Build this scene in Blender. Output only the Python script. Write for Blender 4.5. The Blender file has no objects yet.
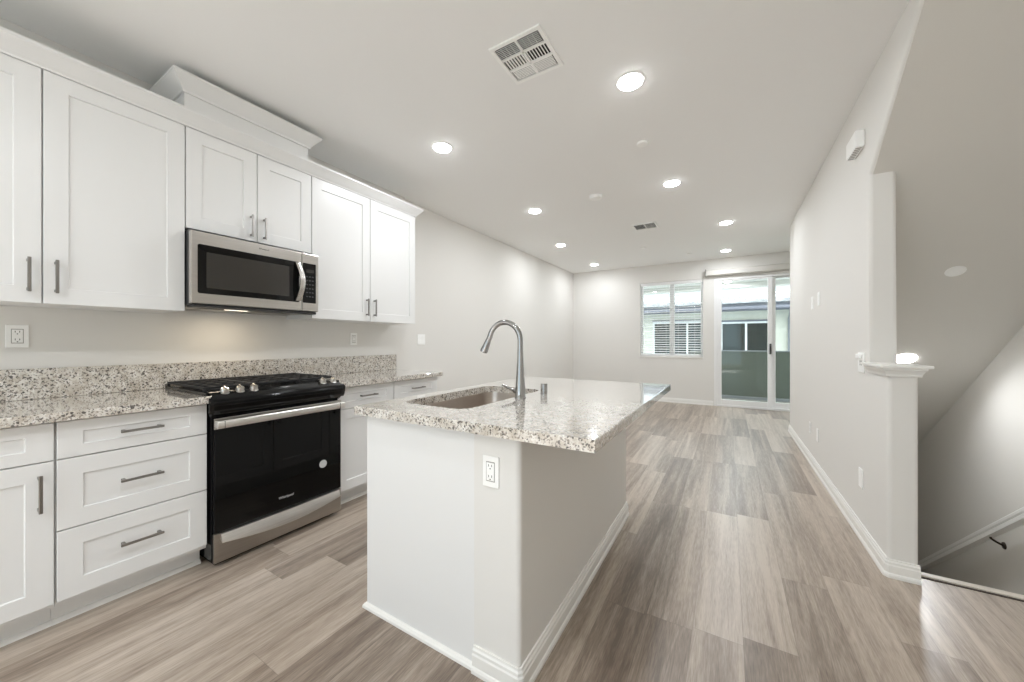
import bpy, bmesh, math, random
from mathutils import Vector, Matrix
random.seed(7)
S = bpy.context.scene
COL = S.collection
PI = math.pi

# ------------------------------------------------------------------ camera, sky, exposure
cam = bpy.data.cameras.new('camera')
cam.sensor_fit = 'HORIZONTAL'; cam.sensor_width = 36.0
cam.lens = 36.0 * 362.0 / 1024.0
cam.shift_y = 0.5 / 1024.0
cam.clip_start = 0.02
co = bpy.data.objects.new('camera', cam); COL.objects.link(co)
co.location = (0, 0, 1.2); co.rotation_euler = (PI/2, 0, math.radians(30.9))
S.camera = co

S.view_settings.view_transform = 'Standard'
S.view_settings.look = 'None'
S.view_settings.exposure = 0.64
S.view_settings.gamma = 1.0
S.view_settings.use_curve_mapping = False
S.cycles.use_denoising = True
S.cycles.max_bounces = 12
S.cycles.diffuse_bounces = 8
S.cycles.sample_clamp_indirect = 6.0

W = bpy.data.worlds.new('sky'); S.world = W; W.use_nodes = True
wn = W.node_tree.nodes; wn.clear()
wo = wn.new('ShaderNodeOutputWorld'); wb = wn.new('ShaderNodeBackground')
wt = wn.new('ShaderNodeTexCoord'); wx = wn.new('ShaderNodeSeparateXYZ'); wr = wn.new('ShaderNodeValToRGB')
W.node_tree.links.new(wt.outputs['Generated'], wx.inputs[0])
W.node_tree.links.new(wx.outputs['Z'], wr.inputs[0])
W.node_tree.links.new(wr.outputs[0], wb.inputs[0])
W.node_tree.links.new(wb.outputs[0], wo.inputs[0])
wr.color_ramp.elements[0].position = 0.12; wr.color_ramp.elements[0].color = (0.27, 0.325, 0.355, 1)
wr.color_ramp.elements[1].position = 0.75; wr.color_ramp.elements[1].color = (0.90, 0.95, 1.0, 1)
wb.inputs['Strength'].default_value = 3.2
sl = bpy.data.lights.new('sun', 'SUN'); sl.energy = 14.0; sl.angle = math.radians(3); sl.color = (0.87, 0.94, 1.0)
so = bpy.data.objects.new('sun', sl); COL.objects.link(so); so.rotation_euler = (math.radians(42), 0, math.radians(6))   # high sun from behind the viewpoint

CAN_POWER = 5.6
CAN_COLOR = (0.915, 0.955, 1.0)
SOFFIT_POWER = 3.4
HOOD_POWER = 0.75

# ------------------------------------------------------------------ materials
def srgb(r, g, b):
    f = lambda c: (c/255/12.92) if c/255 <= 0.04045 else ((c/255+0.055)/1.055)**2.4
    return (f(r), f(g), f(b), 1)

class NT:
    def __init__(s, name):
        s.m = bpy.data.materials.new(name); s.m.use_nodes = True
        s.t = s.m.node_tree; s.t.nodes.clear()
        s.out = s.t.nodes.new('ShaderNodeOutputMaterial')
    def n(s, typ, **kw):
        x = s.t.nodes.new('ShaderNode'+typ)
        for k, v in kw.items(): setattr(x, k, v)
        return x
    def l(s, a, b): s.t.links.new(a, b)
    def math(s, op, a, b=None):
        x = s.n('Math', operation=op)
        for i, v in enumerate((a, b)):
            if v is None: continue
            if isinstance(v, (int, float)): x.inputs[i].default_value = v
            else: s.l(v, x.inputs[i])
        return x.outputs[0]
    def ramp(s, src, stops, interp='LINEAR'):
        r = s.n('ValToRGB'); cr = r.color_ramp; cr.interpolation = interp
        while len(cr.elements) < len(stops): cr.elements.new(0.5)
        for e, (p, c) in zip(cr.elements, stops): e.position = p; e.color = c
        s.l(src, r.inputs[0]); return r.outputs[0]
    def bsdf(s, color=None, rough=0.5, metal=0.0, spec=0.5, coat=0.0):
        b = s.n('BsdfPrincipled')
        if color is not None:
            if isinstance(color, tuple): b.inputs['Base Color'].default_value = color
            else: s.l(color, b.inputs['Base Color'])
        b.inputs['Roughness'].default_value = rough
        b.inputs['Metallic'].default_value = metal
        b.inputs['Specular IOR Level'].default_value = spec
        b.inputs['Coat Weight'].default_value = coat
        s.l(b.outputs[0], s.out.inputs[0]); return b
    def bump(s, b, h, strength, dist=0.001):
        u = s.n('Bump'); u.inputs['Strength'].default_value = strength; u.inputs['Distance'].default_value = dist
        s.l(h, u.inputs['Height']); s.l(u.outputs[0], b.inputs['Normal'])
    def pos(s):
        return s.n('NewGeometry').outputs['Position']

def plain(name, color, rough=0.5, metal=0.0, spec=0.5, noise=0.0, scale=60, coat=0.0):
    t = NT(name); c = color
    if noise:
        nz = t.n('TexNoise'); nz.inputs['Scale'].default_value = scale; nz.inputs['Detail'].default_value = 3
        t.l(t.pos(), nz.inputs['Vector'])
        a = tuple(min(1, x*(1-noise)) for x in color[:3])+(1,); b2 = tuple(min(1, x*(1+noise)) for x in color[:3])+(1,)
        c = t.ramp(nz.outputs[0], [(0.35, a), (0.65, b2)])
    b = t.bsdf(c, rough, metal, spec, coat)
    return t.m

def paint(name, color, rough=0.85, bump=0.12, scale=180):
    t = NT(name)
    b = t.bsdf(color, rough, 0, 0.3)
    nz = t.n('TexNoise'); nz.inputs['Scale'].default_value = scale; nz.inputs['Detail'].default_value = 2
    t.l(t.pos(), nz.inputs['Vector']); t.bump(b, nz.outputs[0], bump, 0.0012)
    return t.m

def brushed(name, color, rough, axis):
    t = NT(name)
    mp = t.n('Mapping'); sc = [260, 260, 260]; sc[axis] = 4; mp.inputs['Scale'].default_value = sc
    t.l(t.pos(), mp.inputs[0])
    nz = t.n('TexNoise'); nz.inputs['Scale'].default_value = 1; nz.inputs['Detail'].default_value = 2
    t.l(mp.outputs[0], nz.inputs['Vector'])
    a = tuple(x*0.9 for x in color[:3])+(1,)
    b = t.bsdf(t.ramp(nz.outputs[0], [(0.3, a), (0.7, color)]), rough, 1.0)
    b.inputs['Anisotropic'].default_value = 0.4
    return t.m

def glass_mat(name, tint=(0.95, 0.98, 0.97, 1), refl=0.06):
    t = NT(name)
    tr = t.n('BsdfTransparent'); tr.inputs[0].default_value = tint
    gl = t.n('BsdfGlossy'); gl.inputs['Roughness'].default_value = 0.02
    lw = t.n('LayerWeight'); lw.inputs[0].default_value = 0.12
    mx = t.n('MixShader')
    t.l(t.math('ADD', t.math('MULTIPLY', lw.outputs['Fresnel'], 0.35), refl*0.5), mx.inputs[0])
    t.l(tr.outputs[0], mx.inputs[1]); t.l(gl.outputs[0], mx.inputs[2]); t.l(mx.outputs[0], t.out.inputs[0])
    return t.m

def emit_mat(name, color, strength):
    t = NT(name); e = t.n('Emission'); e.inputs[0].default_value = color; e.inputs[1].default_value = strength
    t.l(e.outputs[0], t.out.inputs[0]); return t.m

def granite_mat():
    t = NT('speckled_granite'); p = t.pos()
    def noise(scale, detail=2, rough=0.5, off=0):
        m = t.n('Mapping'); m.inputs['Location'].default_value = (off, off*1.7, off*0.6); t.l(p, m.inputs[0])
        z = t.n('TexNoise'); z.inputs['Scale'].default_value = scale; z.inputs['Detail'].default_value = detail
        z.inputs['Roughness'].default_value = rough; t.l(m.outputs[0], z.inputs['Vector']); return z.outputs[0]
    base = t.ramp(noise(26, 3, 0.6), [(0.36, srgb(196, 188, 176)), (0.5, srgb(216, 211, 203)), (0.66, srgb(231, 228, 222))])
    def layer(prev, fac, color):
        mx = t.n('Mix', data_type='RGBA'); t.l(fac, mx.inputs[0]); t.l(prev, mx.inputs[6]); mx.inputs[7].default_value = color
        return mx.outputs[2]
    def spots(scale, lo, hi, off, clump=None):
        v = t.n('TexVoronoi', feature='F1'); v.inputs['Scale'].default_value = scale
        m = t.n('Mapping'); m.inputs['Location'].default_value = (off, off*2.1, off*0.3)
        ds = t.n('TexNoise'); ds.inputs['Scale'].default_value = scale*1.3; t.l(p, ds.inputs['Vector'])
        ad = t.n('VectorMath', operation='MULTIPLY_ADD'); t.l(ds.outputs['Color'], ad.inputs[0]); ad.inputs[1].default_value = (0.9/scale,)*3; t.l(p, ad.inputs[2])
        t.l(ad.outputs[0], m.inputs[0]); t.l(m.outputs[0], v.inputs['Vector'])
        sx = t.n('SeparateColor'); t.l(v.outputs['Color'], sx.inputs[0])
        return t.ramp(sx.outputs[0], [(lo, (0, 0, 0, 1)), (hi, (1, 1, 1, 1))])
    c = layer(base, t.math('MULTIPLY', spots(150, 0.66, 0.68, 0.0), 0.6), srgb(186, 176, 162))
    c = layer(c, t.math('MULTIPLY', spots(190, 0.82, 0.84, 3.1), 0.78), srgb(128, 118, 108))
    c = layer(c, t.math('MULTIPLY', spots(135, 0.915, 0.925, 7.7), 0.88), srgb(66, 60, 56))
    c = layer(c, t.math('MULTIPLY', spots(230, 0.93, 0.945, 12.3), 0.85), srgb(40, 37, 36))
    b = t.bsdf(c, 0.12, 0, 0.5, 1.0)
    b.inputs['Coat Roughness'].default_value = 0.03; b.inputs['Coat IOR'].default_value = 1.6
    return t.m

def floor_mat():
    t = NT('wood_plank_floor'); p = t.pos()
    WID, LEN = 0.18, 1.22
    sx = t.n('SeparateXYZ'); t.l(p, sx.inputs[0]); X, Y = sx.outputs[0], sx.outputs[1]
    xs = t.math('DIVIDE', t.math('ADD', X, 10.03), WID)
    xi = t.math('FLOOR', xs); xf = t.math('FRACT', xs)
    w1 = t.n('TexWhiteNoise', noise_dimensions='1D'); t.l(xi, w1.inputs['W'])
    ys = t.math('DIVIDE', t.math('ADD', t.math('ADD', Y, 20.0), t.math('MULTIPLY', w1.outputs['Value'], LEN*3)), LEN)
    yi = t.math('FLOOR', ys); yf = t.math('FRACT', ys)
    cb = t.n('CombineXYZ'); t.l(xi, cb.inputs[0]); t.l(yi, cb.inputs[1])
    w2 = t.n('TexWhiteNoise', noise_dimensions='2D'); t.l(cb.outputs[0], w2.inputs['Vector'])
    tone = w2.outputs['Value']
    # long streaks that differ for every plank
    off = t.n('CombineXYZ'); t.l(t.math('MULTIPLY', tone, 31.0), off.inputs[0]); t.l(t.math('MULTIPLY', tone, 57.0), off.inputs[1])
    va = t.n('VectorMath', operation='ADD'); t.l(p, va.inputs[0]); t.l(off.outputs[0], va.inputs[1])
    def grain(sx_, sy_, detail, dist=0.0):
        m = t.n('Mapping'); m.inputs['Scale'].default_value = (sx_, sy_, 1); t.l(va.outputs[0], m.inputs[0])
        z = t.n('TexNoise'); z.inputs['Scale'].default_value = 1; z.inputs['Detail'].default_value = detail
        z.inputs['Distortion'].default_value = dist; t.l(m.outputs[0], z.inputs['Vector']); return z.outputs[0]
    g1 = grain(44, 3.6, 6, 1.6); g2 = grain(240, 16.0, 3); g3 = grain(17, 0.75, 2, 0.7)
    mix = t.math('ADD', t.math('ADD', t.math('MULTIPLY', tone, 0.32), t.math('MULTIPLY', g1, 0.36)),
                 t.math('ADD', t.math('MULTIPLY', g2, 0.40), t.math('MULTIPLY', g3, 0.70)))
    col = t.ramp(t.math('MULTIPLY', mix, 0.58), FLOOR_STOPS)
    e1 = t.math('LESS_THAN', t.math('MULTIPLY', t.math('MINIMUM', xf, t.math('SUBTRACT', 1.0, xf)), WID), 0.0011)
    e2 = t.math('LESS_THAN', t.math('MULTIPLY', t.math('MINIMUM', yf, t.math('SUBTRACT', 1.0, yf)), LEN), 0.0013)
    gap = t.math('MAXIMUM', e1, e2)
    mx = t.n('Mix', data_type='RGBA'); t.l(t.math('MULTIPLY', gap, 0.3), mx.inputs[0]); t.l(col, mx.inputs[6]); mx.inputs[7].default_value = srgb(70, 60, 54)
    b = t.bsdf(mx.outputs[2], 0.3, 0, 0.5, 0.25); b.inputs['Coat Roughness'].default_value = 0.30
    t.l(t.math('ADD', t.math('MULTIPLY', g2, 0.12), 0.28), b.inputs['Roughness'])
    t.bump(b, t.math('SUBTRACT', g2, gap), 0.08, 0.001)
    return t.m

FLOOR_STOPS = [(0.36, srgb(108, 94, 83)), (0.46, srgb(137, 123, 110)), (0.55, srgb(165, 151, 137)), (0.66, srgb(188, 175, 161))]

M = dict(
    wall=paint('warm_grey_wall_paint', srgb(227, 225, 221)),
    ceiling=paint('ceiling_paint', srgb(243, 243, 242), 0.9, 0.1),
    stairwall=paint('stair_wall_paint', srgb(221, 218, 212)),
    trim=plain('white_trim_paint', srgb(236, 235, 231), 0.38),
    cab=plain('white_cabinet_lacquer', srgb(230, 230, 229), 0.33),
    gapdark=plain('cabinet_shadow_gap', srgb(120, 118, 114), 0.8),
    granite=granite_mat(), floor=floor_mat(),
    steel=brushed('brushed_stainless_steel', (0.60, 0.575, 0.54, 1), 0.28, 1),
    steel_dark=brushed('shaded_steel_copy', (0.40, 0.375, 0.345, 1), 0.3, 1),  # darkened steel copy; shade and floor reflection put into the colour
    steel_bright=brushed('lit_steel_copy', (0.86, 0.84, 0.81, 1), 0.34, 1),  # lightened steel copy; the light caught by lip and handle is in the colour
    steel_v=brushed('vertical_brushed_stainless', (0.66, 0.64, 0.61, 1), 0.26, 2),
    sink=brushed('satin_stainless_basin', (0.56, 0.50, 0.45, 1), 0.3, 0),
    chrome=plain('polished_chrome', (0.42, 0.42, 0.42, 1), 0.07, 1.0),
    nickel=plain('dark_satin_nickel', (0.30, 0.285, 0.27, 1), 0.3, 1.0),
    bronze=plain('dark_bronze', (0.06, 0.045, 0.035, 1), 0.4, 0.8),
    black=plain('black_enamel', (0.006, 0.006, 0.006, 1), 0.12, 0, 0.3),
    blackglass=plain('black_oven_glass', (0.003, 0.003, 0.003, 1), 0.03, 0, 0.3),
    winglass=plain('microwave_window_screen', (0.035, 0.032, 0.028, 1), 0.12, 0, 0.5),
    iron=plain('cast_iron', (0.015, 0.015, 0.016, 1), 0.55, 0, 0.4, 0.25, 90),
    darkgrey=plain('dark_grey_plastic', (0.03, 0.03, 0.03, 1), 0.45),
    keygrey=plain('grey_key_print', (0.05, 0.05, 0.05, 1), 0.5),
    logo=plain('silver_lettering', (0.75, 0.75, 0.75, 1), 0.35, 0.3),
    sticker=plain('pale_sticker', (0.55, 0.56, 0.55, 1), 0.5),
    plastic=plain('white_plastic', srgb(250, 250, 248), 0.35),
    slot=plain('dark_slot', (0.02, 0.02, 0.02, 1), 0.6),
    vinyl=plain('white_vinyl_frame', srgb(238, 238, 238), 0.4),
    slat=plain('white_blind_slat', srgb(240, 240, 240), 0.5),
    shade=plain('shade_cassette_grey', srgb(205, 202, 196), 0.5),
    shadeend=plain('shade_end_grey', srgb(150, 147, 142), 0.5),
    glass=glass_mat('clear_window_glass'),
    frost=plain('green_grey_frosted_glass', srgb(94, 101, 92), 0.25, 0, 0.5, 0.10, 1.2),
    lens=emit_mat('lamp_lens', (0.98, 0.99, 1.0, 1), 30.0),
    hoodlens=emit_mat('cooktop_lamp_lens', (1.0, 0.88, 0.70, 1), 2.2),
    stucco=plain('pale_stucco', srgb(222, 219, 206), 0.9, 0, 0.2, 0.04, 8),
    fascia=plain('grey_fascia', srgb(120, 120, 130), 0.6),
    roof=plain('pale_roof_tile', srgb(138, 138, 140), 0.85, 0, 0.3, 0.22, 5),
    darkpane=plain('dark_window_pane', srgb(42, 48, 46), 0.05, 0, 0.6),
    concrete=plain('balcony_concrete', srgb(150, 148, 142), 0.8, 0, 0.3, 0.08, 12),
    lead=plain('grey_downspout', srgb(140, 142, 146), 0.5),
    carpet=plain('beige_stair_carpet', srgb(178, 168, 154), 0.95, 0, 0.1, 0.12, 300),
    nosing=plain('pale_wood_nosing', srgb(216, 208, 196), 0.4),
    darkline=plain('dark_joint', srgb(70, 60, 52), 0.7),
)

# ------------------------------------------------------------------ mesh helpers
class MB:
    """collects shapes in world coordinates, links them as one mesh object"""
    def __init__(s): s.bm = bmesh.new()
    def _join(s, bm2):
        me = bpy.data.meshes.new('tmp'); bm2.to_mesh(me); bm2.free(); s.bm.from_mesh(me); bpy.data.meshes.remove(me); return s
    def box(s, x0, x1, y0, y1, z0, z1, bev=0.0, seg=2, edges=None):
        b = bmesh.new()
        bmesh.ops.create_cube(b, size=1.0)
        for v in b.verts: v.co = Vector(((x0+x1)/2+v.co.x*(x1-x0), (y0+y1)/2+v.co.y*(y1-y0), (z0+z1)/2+v.co.z*(z1-z0)))
        if bev > 0:
            es = [e for e in b.edges if edges is None or edges(e)]
            bmesh.ops.bevel(b, geom=es, offset=bev, segments=seg, profile=0.5, affect='EDGES')
        return s._join(b)
    def prism(s, poly, axis, a0, a1, bev=0.0, edges=None, seg=3):
        """poly in the two other axes (x->(y,z), y->(x,z), z->(x,y)) pulled along axis"""
        b = bmesh.new()
        def mk(p, a):
            return {'x': (a, p[0], p[1]), 'y': (p[0], a, p[1]), 'z': (p[0], p[1], a)}[axis]
        v0 = [b.verts.new(mk(p, a0)) for p in poly]; v1 = [b.verts.new(mk(p, a1)) for p in poly]
        b.faces.new(v0); b.faces.new(v1[::-1]); n = len(poly)
        for i in range(n): b.faces.new((v0[i], v1[i], v1[(i+1) % n], v0[(i+1) % n])[::-1])
        bmesh.ops.recalc_face_normals(b, faces=b.faces)
        if bev > 0:
            es = [e for e in b.edges if edges is None or edges(e)]
            bmesh.ops.bevel(b, geom=es, offset=bev, segments=seg, profile=0.5, affect='EDGES')
        return s._join(b)
    def tube(s, pts, r, n=12, caps=True):
        b = bmesh.new(); pts = [Vector(p) for p in pts]
        rr = r if isinstance(r, (list, tuple)) else [r]*len(pts)
        rings = []; up = None
        for i, p in enumerate(pts):
            d = (pts[min(i+1, len(pts)-1)]-pts[max(i-1, 0)]).normalized()
            if up is None:
                up = Vector((0, 0, 1)) if abs(d.z) < 0.9 else Vector((0, 1, 0))
            a = d.cross(up).normalized(); c = a.cross(d).normalized(); up = c
            rings.append([b.verts.new(p+(a*math.cos(2*PI*k/n)+c*math.sin(2*PI*k/n))*rr[i]) for k in range(n)])
        for q, w in zip(rings, rings[1:]):
            for k in range(n): b.faces.new((q[k], q[(k+1) % n], w[(k+1) % n], w[k]))
        if caps: b.faces.new(rings[0][::-1]); b.faces.new(rings[-1])
        bmesh.ops.recalc_face_normals(b, faces=b.faces)
        return s._join(b)
    def lathe(s, prof, at, axis=(0, 0, 1), n=32):
        """prof: list of (radius, height along axis)"""
        b = bmesh.new(); q = Vector((0, 0, 1)).rotation_difference(Vector(axis).normalized()); at = Vector(at)
        rings = []
        for r, h in prof:
            if r < 1e-6: rings.append([b.verts.new(at+q @ Vector((0, 0, h)))])
            else: rings.append([b.verts.new(at+q @ Vector((r*math.cos(2*PI*k/n), r*math.sin(2*PI*k/n), h))) for k in range(n)])
        for u, w in zip(rings, rings[1:]):
            for k in range(n):
                k2 = (k+1) % n
                if len(u) == 1 and len(w) == 1: continue
                if len(u) == 1: b.faces.new((u[0], w[k], w[k2]))
                elif len(w) == 1: b.faces.new((u[k], u[k2], w[0]))
                else: b.faces.new((u[k], u[k2], w[k2], w[k]))
        bmesh.ops.recalc_face_normals(b, faces=b.faces)
        return s._join(b)
    def sweep(s, prof, path, side=1):
        """closed profile [(out, z)] swept along a flat path of (x, y), mitred; out is to the right of travel * side"""
        b = bmesh.new(); P = [Vector((p[0], p[1])) for p in path]; rings = []
        for i, p in enumerate(P):
            ns = []
            if i > 0: d = (P[i]-P[i-1]).normalized(); ns.append(Vector((d.y, -d.x))*side)
            if i < len(P)-1: d = (P[i+1]-P[i]).normalized(); ns.append(Vector((d.y, -d.x))*side)
            m = ns[0] if len(ns) == 1 else (ns[0]+ns[1])/(1+ns[0].dot(ns[1]))
            rings.append([b.verts.new((p.x+m.x*o, p.y+m.y*o, z)) for o, z in prof])
        n = len(prof)
        for q, w in zip(rings, rings[1:]):
            for k in range(n): b.faces.new((q[k], q[(k+1) % n], w[(k+1) % n], w[k]))
        b.faces.new(rings[0]); b.faces.new(rings[-1][::-1])
        bmesh.ops.recalc_face_normals(b, faces=b.faces)
        return s._join(b)
    def rings(s, loops, close=True):
        """bridge equal-length loops of 3D points, cap last (and first)"""
        b = bmesh.new(); R = [[b.verts.new(p) for p in L] for L in loops]; n = len(R[0])
        for q, w in zip(R, R[1:]):
            for k in range(n): b.faces.new((q[k], q[(k+1) % n], w[(k+1) % n], w[k]))
        if close: b.faces.new(R[0][::-1])
        b.faces.new(R[-1])
        bmesh.ops.recalc_face_normals(b, faces=b.faces)
        return s._join(b)
    def panel(s, sx, xf, y0, y1, z0, z1, t=0.02, stile=0.07, rail=0.07, rec=0.007):
        """recessed-panel (shaker) front in the plane x = xf, facing sx"""
        def L(dy, dz, x): return [(x, y0+dy, z0+dz), (x, y1-dy, z0+dz), (x, y1-dy, z1-dz), (x, y0+dy, z1-dz)]
        e = 0.0018
        return s.rings([L(0, 0, xf-sx*t), L(0, 0, xf-sx*e), L(e, e, xf), L(stile, rail, xf), L(stile+0.003, rail+0.003, xf-sx*rec)])
    def build(s, name, mat, parent=None, smooth=None):
        org = Vector((0, 0, 0)) if parent is None else root_loc(parent)
        for v in s.bm.verts: v.co -= org
        me = bpy.data.meshes.new(name); s.bm.to_mesh(me); s.bm.free()
        me.materials.append(mat if not isinstance(mat, str) else M[mat])
        o = bpy.data.objects.new(name, me); COL.objects.link(o)
        if parent is not None: o.parent = parent
        if smooth == 'bull':
            for p in me.polygons: p.use_smooth = p.area < 0.05
        elif smooth:
            for p in me.polygons: p.use_smooth = True
            me.set_sharp_from_angle(angle=math.radians(smooth))
        return o

def root_loc(o):
    while o.parent is not None: o = o.parent
    return o.location.copy()

def thing(name, label, cat, loc=(0, 0, 0), group=None):
    o = bpy.data.objects.new(name, None); o.empty_display_size = 0.05; COL.objects.link(o)
    o.location = loc; tag(o, label, cat, group); return o
def tag(o, label, cat, group=None):
    o['label'] = label; o['category'] = cat
    if group: o['group'] = group
    return o
def struct(o, label=None, cat=None):
    o['kind'] = 'structure'
    if label: o['label'] = label
    if cat: o['category'] = cat
    return o
def origin_to(o, p):
    """move a parentless mesh's origin to p"""
    p = Vector(p); o.data.transform(Matrix.Translation(-p)); o.location = p; return o
def dup(root, loc, label=None, rot=None):
    r = root.copy(); COL.objects.link(r); r.location = loc
    if rot is not None: r.rotation_euler = rot
    if label: r['label'] = label
    for ch in list(root.children):
        c = ch.copy(); COL.objects.link(c); c.parent = r
        for g in list(ch.children):
            d = g.copy(); COL.objects.link(d); d.parent = c
    return r
def text_mesh(name, txt, size, place, mat, parent, depth=0.0004):
    cu = bpy.data.curves.new('txt', 'FONT'); cu.body = txt; cu.size = size; cu.extrude = depth; cu.align_x = 'CENTER'; cu.align_y = 'CENTER'
    cu.resolution_u = 3
    to = bpy.data.objects.new('txt', cu); COL.objects.link(to)
    dg = bpy.context.evaluated_depsgraph_get(); me = bpy.data.meshes.new_from_object(to.evaluated_get(dg))
    bpy.data.objects.remove(to)
    me.transform(place); me.transform(Matrix.Translation(-root_loc(parent)))
    me.materials.clear(); me.materials.append(M[mat]); me.name = name
    o = bpy.data.objects.new(name, me); COL.objects.link(o); o.parent = parent; return o
# faces +x, reading along +y, up is z
def facing_x(x, y, z): return Matrix(((0, 0, 1, x), (1, 0, 0, y), (0, 1, 0, z), (0, 0, 0, 1)))

# ------------------------------------------------------------------ room measurements
H = 2.74
XW, XW2 = -2.97, -3.02          # wall behind the cabinets, left wall past its end
YB, YF = -2.6, 7.74             # wall behind the camera, far wall
XR, XR2 = 0.70, 0.812            # faces of the wall beside the stairs
XS = 1.76                       # outer stair wall
SL = 0.755                      # pitch of the stairs
YPE, YUP = 2.58, 2.861          # end of low wall, end of full wall
def zsof(y): return 2.169 - SL*(y-2.861)
YTOP = 2.861-(H-2.169)/SL

# ------------------------------------------------------------------ setting
f = MB()
for (x0, x1, y0, y1) in ((XW2-0.15, 0.76, YB, YF), (0.76, XS, YB, 2.66), (0.76, XS, 6.05, YF)): f.box(x0, x1, y0, y1, -0.2, 0.0)
struct(f.build('floor', 'floor'), 'wood-look plank floor in mixed grey and brown tones', 'floor')
c = MB().box(XW2-0.15, 0.76, YB, YF+0.16, H, H+4.2).box(0.76, XS, YB, YTOP, H, H+0.15).box(0.76, XS, 6.0, YF+0.16, H, H+4.2)   # slab thickened upward, out of view, to shade the house across
struct(c.build('ceiling', 'ceiling'), 'flat pale grey painted ceiling over kitchen and living room', 'ceiling')
struct(MB().box(XW-0.2, XW, YB, 2.73, 0, H).build('wall_left', 'wall'), 'pale grey wall behind the kitchen cabinets', 'wall')
struct(MB().box(XW2-0.15, XW2, 2.73, YF, 0, H).build('wall_left_living', 'wall'), 'plain pale grey wall past the end of the kitchen cabinets', 'wall')
# unseen back wall; its wide framed opening is added to brighten the room
w = MB(); BX0, BX1, BZ0, BZ1 = -2.6, 0.5, 0.15, 2.45
w.box(XW2-0.15, BX0, YB-0.15, YB, 0, H).box(BX1, XS+0.15, YB-0.15, YB, 0, H).box(BX0, BX1, YB-0.15, YB, 0, BZ0).box(BX0, BX1, YB-0.15, YB, BZ1, H)
struct(w.build('wall_back', 'wall'))
b = MB()
for k in range(4):
    xx = BX0+(BX1-BX0-0.06)*k/3; b.box(xx, xx+0.06, YB-0.12, YB-0.04, BZ0+0.06, BZ1-0.06)
b.box(BX0, BX1, YB-0.12, YB-0.04, BZ0, BZ0+0.06).box(BX0, BX1, YB-0.12, YB-0.04, BZ1-0.06, BZ1)
struct(b.build('added_window', 'trim'))  # frame of the added opening, no glass
# far wall with the window and the sliding door cut out
WX0, WX1, WZ0, WZ1 = -1.565, -0.415, 0.905, 2.385
DX0, DX1, DZ1 = -0.235, 1.52, 2.365
w = MB()
w.box(XW2-0.15, WX0, YF, YF+0.16, 0, H).box(WX0, WX1, YF, YF+0.16, 0, WZ0).box(WX0, WX1, YF, YF+0.16, WZ1, H)
w.box(WX1, DX0, YF, YF+0.16, 0, H).box(DX0, DX1, YF, YF+0.16, DZ1, H).box(DX1, XS+0.15, YF, YF+0.16, 0, H)
struct(w.build('wall_far', 'wall'), 'far wall holding the window and the glass sliding door', 'wall')
# wall beside the stairs: low end, full part, raked top edge under the upper flight
poly = [(6.05, -2.9), (6.05, H), (YTOP, H), (YUP, zsof(YUP)), (YUP, 1.06), (YPE, 1.06), (YPE, -2.9)]
def vert_or_raked(e):
    a, b = e.verts[0].co, e.verts[1].co
    return abs(a.x-b.x) < 1e-4 and abs(a.z-b.z) > 0.3
w = MB().prism(poly, 'x', XR, XR2, 0.018, lambda e: vert_or_raked(e), 7)
struct(w.build('wall_right', 'wall'), 'pale grey wall with a raked upper edge and a low end beside the stairs', 'wall')
struct(MB().box(XS, XS+0.15, YB, YF, -2.9, 4.4).build('wall_stair', 'stairwall'), 'outer side wall of the descending stairwell', 'wall')
struct(MB().box(XR2, XS, 6.05, 6.2, -2.9, H).build('wall_stair_end', 'stairwall'))
s = MB().prism([(YTOP-0.05, zsof(YTOP-0.05)), (6.05, zsof(6.05)), (6.05, zsof(6.05)+0.2), (YTOP-0.05, zsof(YTOP-0.05)+0.2)], 'x', XR+0.014, XS)
for v in s.bm.verts: v.co.z -= 0.006
struct(s.build('ceiling_stair', 'stairwall'), 'sloping underside of the upper stair flight above the stairwell', 'ceiling')
# steps going down
st = MB(); pl = [(2.66, -0.2), (2.66, -0.19)]
y, z = 2.70, -0.19
for k in range(13): pl += [(y, z), (y+0.25, z)]; y += 0.25; z -= 0.189
pl2 = [(2.66, -0.19)]; y, z = 2.70, -0.19
for k in range(13): pl2 += [(y, z), (y+0.25, z), (y+0.25, z-0.189)]; y += 0.25; z -= 0.189
pl2 = [(2.66, -0.19)] + [p for p in pl2[1:]] + [(y, -2.9), (2.66, -2.9)]
st.prism(pl2, 'x', XR2, XS)
struct(st.build('floor_stair', 'carpet'), 'carpeted steps going down behind the low wall', 'stairs')
struct(MB().box(XR2, XS, 5.6, 6.2, -3.0, -2.85).build('floor_lower', 'carpet'))

# baseboards
def base_prof(h=0.09, t=0.014):
    return [(0, 0), (0.020, 0), (0.020, 0.012), (0.017, 0.02), (t, 0.024), (t, h-0.03), (t-0.003, h-0.024), (t-0.003, h-0.014), (t-0.007, h-0.008), (t-0.008, h), (0, h)]
struct(MB().sweep(base_prof(), [(XR2+0.002, YPE), (XR+0.006, YPE), (XR, YPE+0.006), (XR, 6.05), (XS, 6.05)], -1).build('baseboard_right', 'trim'), 'white moulded baseboard along the stair-side wall', 'baseboard')
struct(MB().sweep(base_prof(), [(XW2, YF), (DX0-0.01, YF)], 1).build('baseboard_far', 'trim'), 'white baseboard under the window on the far wall', 'baseboard')
struct(MB().sweep(base_prof(), [(XW2, 2.74), (XW2, YF)], 1).build('baseboard_left', 'trim'))
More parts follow.
